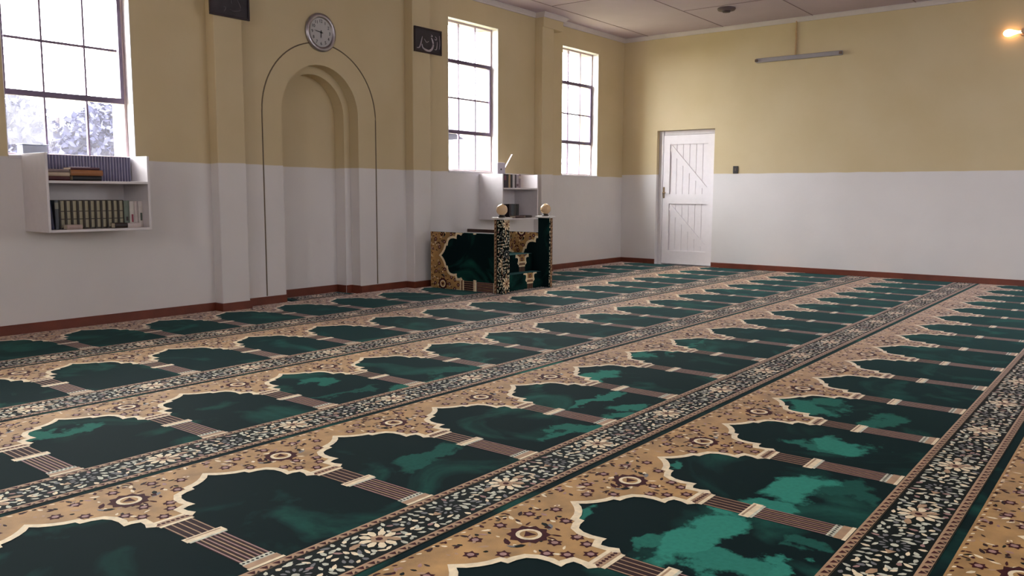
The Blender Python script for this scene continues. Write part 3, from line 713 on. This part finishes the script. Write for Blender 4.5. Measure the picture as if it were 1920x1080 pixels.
# strokes in picture units (0..1, y down), read off the photograph
st2 = [([(.29, .36), (.26, .5), (.22, .68), (.17, .82), (.09, .84)], .008), ([(.27, .66), (.30, .80), (.40, .87), (.52, .89), (.63, .80), (.68, .62), (.66, .46), (.62, .35)], .013), ([(.84, .46), (.83, .62), (.80, .78), (.74, .78)], .005), ([(.76, .26), (.82, .33), (.79, .40), (.74, .36)], .005), ([(.36, .44), (.44, .56), (.53, .50)], .004), ([(.62, .22), (.66, .28), (.60, .30)], .004), ([(.92, .2), (.94, .5), (.92, .75)], .004)]
picture(-4.515, -4.10, 2.495, 2.755, -.121, st2, 'small dark framed calligraphy in silver script on the pilaster right of the clock', script_m)
st1 = [([(.55, .3), (.545, .5), (.55, .72)], .005), ([(.35, .80), (.40, .83), (.36, .90)], .006), ([(.70, .62), (.78, .80), (.62, .86), (.5, .84)], .005), ([(.2, .2), (.3, .45), (.25, .6)], .006)]
picture(-6.895, -6.515, 2.475, 2.895, -.121, st1, 'large dark framed picture cut off at the top, on the pilaster left of the clock', dim_script)

# ------------------------------------------------------------------ fittings on the right wall and ceiling
fl = empty('fluorescent_wall_light', (-.003, -2.585, 2.777)); tag(fl, 'long unlit fluorescent batten mounted high on the right wall', 'light fitting')
batten_m = mat('batten_enamel', srgb(150, 146, 150), .4, var=.04)
b = bmesh.new(); box(b, (-.045, -.555, -.028), (0, .555, .028), bevel=.008); MESH(b, 'batten_housing', batten_m, fl)
for s in (-1, 1):
    b = bmesh.new(); box(b, (-.075, s*.540-.016, -.02), (-.0455, s*.540+.016, .014), bevel=.004); MESH(b, 'tube_holder', mat('holder_plastic', srgb(96, 78, 66), .5), fl)
cond_m = mat('cream_conduit', srgb(176, 146, 104), .5)
b = bmesh.new(); tube(b, [(-.013, .04, .0285), (-.013, .04, H-.003-2.777)], .011, 10); MESH(b, 'conduit', cond_m, fl)
wl = empty('wall_lamp', (-.001, -4.96, 2.815)); tag(wl, 'small lit lamp glowing warm on the right wall', 'lamp')
b = bmesh.new(); lathe(b, [(0, -.02), (.04, -.02), (.045, -.012), (.045, 0), (0, 0)], (0, -.115, 0), axis='X', n=24); lathe(b, [(.022, -.02), (.024, -.05), (.024, -.07), (0, -.07)], (0, -.115, 0), axis='X', n=20); MESH(b, 'lamp_holder', mat('ivory_bakelite', srgb(190, 160, 130), .4), wl)
bulb_m = mat('lit_bulb_glass', (1, .8, .6, 1), .3, emis=(1, .52, .25, 1), estr=5)
b = bmesh.new(); lathe(b, [(.0, .118), (.018, .112), (.034, .096), (.042, .070), (.040, .045), (.028, .015), (.016, -.03), (.014, -.085), (0, -.085)], (-.052, -.035, -.005), axis='Y', n=20); MESH(b, 'bulb', bulb_m, wl, smooth=True)
sw = empty('light_switch', (-.001, -1.785, 1.352)); tag(sw, 'small black light switch on the right wall beside the door', 'switch')
swm = mat('black_switch_plate', srgb(30, 24, 24), .35)
b = bmesh.new(); box(b, (-.010, -.036, -.05), (0, .036, .05), bevel=.003); MESH(b, 'switch_plate', swm, sw)
b = bmesh.new(); box(b, (-.016, -.010, -.018), (-.0105, .010, .018), bevel=.002); MESH(b, 'rocker', mat('brown_rocker', srgb(70, 56, 50), .3), sw)
rs = empty('ceiling_rose', (-1.09, -2.06, H-.0005)); tag(rs, 'small dark round fitting on the ceiling near the right wall', 'ceiling fitting')
b = bmesh.new(); lathe(b, [(0, 0), (.105, 0), (.11, -.010), (.10, -.028), (0, -.030)], (0, 0, 0), n=28); MESH(b, 'rose_base', mat('dull_mauve_plastic', srgb(92, 76, 80), .6), rs, smooth=True)
b = bmesh.new(); lathe(b, [(.05, -.0305), (.045, -.05), (0, -.052)], (0, 0, 0), n=24); MESH(b, 'rose_cap', mat('dark_mauve_plastic', srgb(72, 58, 62), .6), rs, smooth=True)

# ------------------------------------------------------------------ outside
b = bmesh.new(); box(b, (-40, .5, -.5), (60, 60, -.3)); o = MESH(b, 'garden_ground', mat('dry_grass', srgb(140, 138, 100), .9, var=.2, scale=2)); struct(o)
gw = mat('garden_wall_plaster', srgb(196, 190, 200), .8, var=.05); 
b = bmesh.new(); box(b, (1.5, 8, -.3), (16, 8.2, 1.95)); box(b, (1.4, 7.95, 1.95), (16.1, 8.25, 2.05))
o = MESH(b, 'garden_wall', gw); b = bmesh.new(); box(b, (1.5, 8.02, 2.3), (16, 8.1, 2.36)); box(b, (1.5, 7.93, 1.90), (16, 7.949, 1.95))
for k in range(7): box(b, (1.6+k*2.35, 8.03, 2.0505), (1.66+k*2.35, 8.09, 2.3))
MESH(b, 'rail', mat('rail_paint', srgb(96, 90, 120), .6), o); tag(o, 'pale garden wall with a top rail seen through the window above the pulpit', 'wall')
hs = empty('house', (12, 13, -.3)); tag(hs, 'pale neighbouring house with a pitched roof beyond the corner window', 'house')
b = bmesh.new(); box(b, (-3, -2, 0), (6, 4, 3.0)); MESH(b, 'house_wall', gw, hs)
b = bmesh.new()
for q in [((-3.3, -2.4, 2.9), (6.3, -2.4, 2.9), (6.3, 1, 4.6), (-3.3, 1, 4.6)), ((-3.3, 4.4, 2.9), (6.3, 4.4, 2.9), (6.3, 1, 4.6), (-3.3, 1, 4.6))]:
    lo = [b.verts.new(p) for p in q]; hi = [b.verts.new((p[0], p[1], p[2]+.12)) for p in q]
    b.faces.new(lo); b.faces.new(hi)
    for i in range(4): b.faces.new((lo[i], lo[(i+1) % 4], hi[(i+1) % 4], hi[i]))
MESH(b, 'house_roof', mat('roof_sheet', srgb(74, 68, 92), .6), hs)
leaf_m = mat('tree_leaves', srgb(50, 52, 82), .7, var=.35, scale=3); bark = mat('tree_bark', srgb(70, 64, 66), .9)
def tree(x, y, h, r, label, seed):
    rg = random.Random(seed); t = empty('garden_tree', (x, y, -.3)); tag(t, label, 'tree', 'garden trees outside the left window')
    b = bmesh.new(); tube(b, [(0, 0, 0), (.05, .02, h*.35), (-.03, .05, h*.7), (0, 0, h*.9)], [.11, .09, .06, .03], 8)
    for k in range(6):
        a = rg.uniform(0, 2*PI); z = h*rg.uniform(.3, .6); tube(b, [(0, 0, z), (r*.5*math.cos(a), r*.5*math.sin(a), z+h*.15), (r*.8*math.cos(a), r*.8*math.sin(a), z+h*.25)], [.045, .03, .012], 6)
    MESH(b, 'trunk', bark, t)
    b = bmesh.new()
    cl = [(rg.uniform(-.8, .8)*r, rg.uniform(-.6, .6)*r, h*rg.uniform(.25, .90), rg.uniform(.26, .45)*r) for _ in range(22)]
    for k in range(8000):
        c = rg.choice(cl); d = Vector((rg.gauss(0, 1), rg.gauss(0, 1), rg.gauss(0, 1))).normalized()*c[3]*rg.uniform(.6, 1.05)
        p = Vector(c[:3])+d; a = Vector((rg.gauss(0, 1), rg.gauss(0, 1), rg.gauss(0, 1))).normalized()*rg.uniform(.05, .10); e = a.cross(Vector((rg.gauss(0, 1), rg.gauss(0, 1), rg.gauss(0, 1)))).normalized()*rg.uniform(.03, .05)
        b.faces.new([b.verts.new(q) for q in (p-a, p+e, p+a, p-e)])
    MESH(b, 'foliage', leaf_m, t)
tree(-6.75, 5.0, 2.55, 1.1, 'leafy tree at the left edge of the left window view', 1)
tree(-4.6, 7.9, 2.8, 1.0, 'leafy tree in the middle of the left window view', 2)
tree(-2.5, 9.6, 3.2, 1.05, 'leafy tree at the right side of the left window view', 3)

# ------------------------------------------------------------------ light
w = bpy.data.worlds.new('overcast_sky'); S.world = w; w.use_nodes = True
N, L = w.node_tree.nodes, w.node_tree.links; bg = N['Background']
tc = N.new('ShaderNodeTexCoord'); sp = N.new('ShaderNodeSeparateXYZ'); L.new(tc.outputs['Generated'], sp.inputs[0])
rp = N.new('ShaderNodeValToRGB'); rp.color_ramp.elements[0].position = 0; rp.color_ramp.elements[0].color = (.76, .765, .81, 1); rp.color_ramp.elements[1].position = .7; rp.color_ramp.elements[1].color = (.96, .98, .985, 1)
L.new(sp.outputs['Z'], rp.inputs['Fac'])
# sky made brighter on the niche wall's side, to strengthen light through its windows
my = N.new('ShaderNodeMapRange'); my.inputs['From Min'].default_value = -.6; my.inputs['From Max'].default_value = .6; my.inputs['To Min'].default_value = .62; my.inputs['To Max'].default_value = 1.5; L.new(sp.outputs['Y'], my.inputs['Value'])
vm = N.new('ShaderNodeVectorMath'); vm.operation = 'SCALE'; L.new(rp.outputs[0], vm.inputs[0]); L.new(my.outputs[0], vm.inputs['Scale']); L.new(vm.outputs[0], bg.inputs['Color']); bg.inputs['Strength'].default_value = 20.0
for i, (a, c, y, sg) in enumerate([(a, c, .2, 1) for a, c in WA]+[(a, c, YB-.2, -1) for a, c in WBK]):
    ld = bpy.data.lights.new('sky_portal', 'AREA'); ld.shape = 'RECTANGLE'; ld.size = c-a; ld.size_y = WZ1-WZ0; ld.cycles.is_portal = True
    lo = bpy.data.objects.new('sky_portal', ld); COL.objects.link(lo); lo.location = ((a+c)/2, y, (WZ0+WZ1)/2); lo.rotation_euler = (-PI/2*sg, 0, 0)

for a, c in WLF:
    ld = bpy.data.lights.new('sky_portal', 'AREA'); ld.shape = 'RECTANGLE'; ld.size = c-a; ld.size_y = WZ1-WZ0; ld.cycles.is_portal = True
    lo = bpy.data.objects.new('sky_portal', ld); COL.objects.link(lo); lo.location = (XL-.2, (a+c)/2, (WZ0+WZ1)/2); lo.rotation_euler = (-PI/2, 0, -PI/2+PI)
vs = S.view_settings; S.display_settings.display_device = 'sRGB'
vs.view_transform = 'Standard'; vs.look = 'None'; vs.gamma = 1; vs.use_curve_mapping = False; vs.exposure = 0.36
S.cycles.max_bounces = 10; S.cycles.diffuse_bounces = 6; S.cycles.transparent_max_bounces = 12
S.cycles.sample_clamp_indirect = 6; S.cycles.caustics_reflective = False; S.cycles.caustics_refractive = False
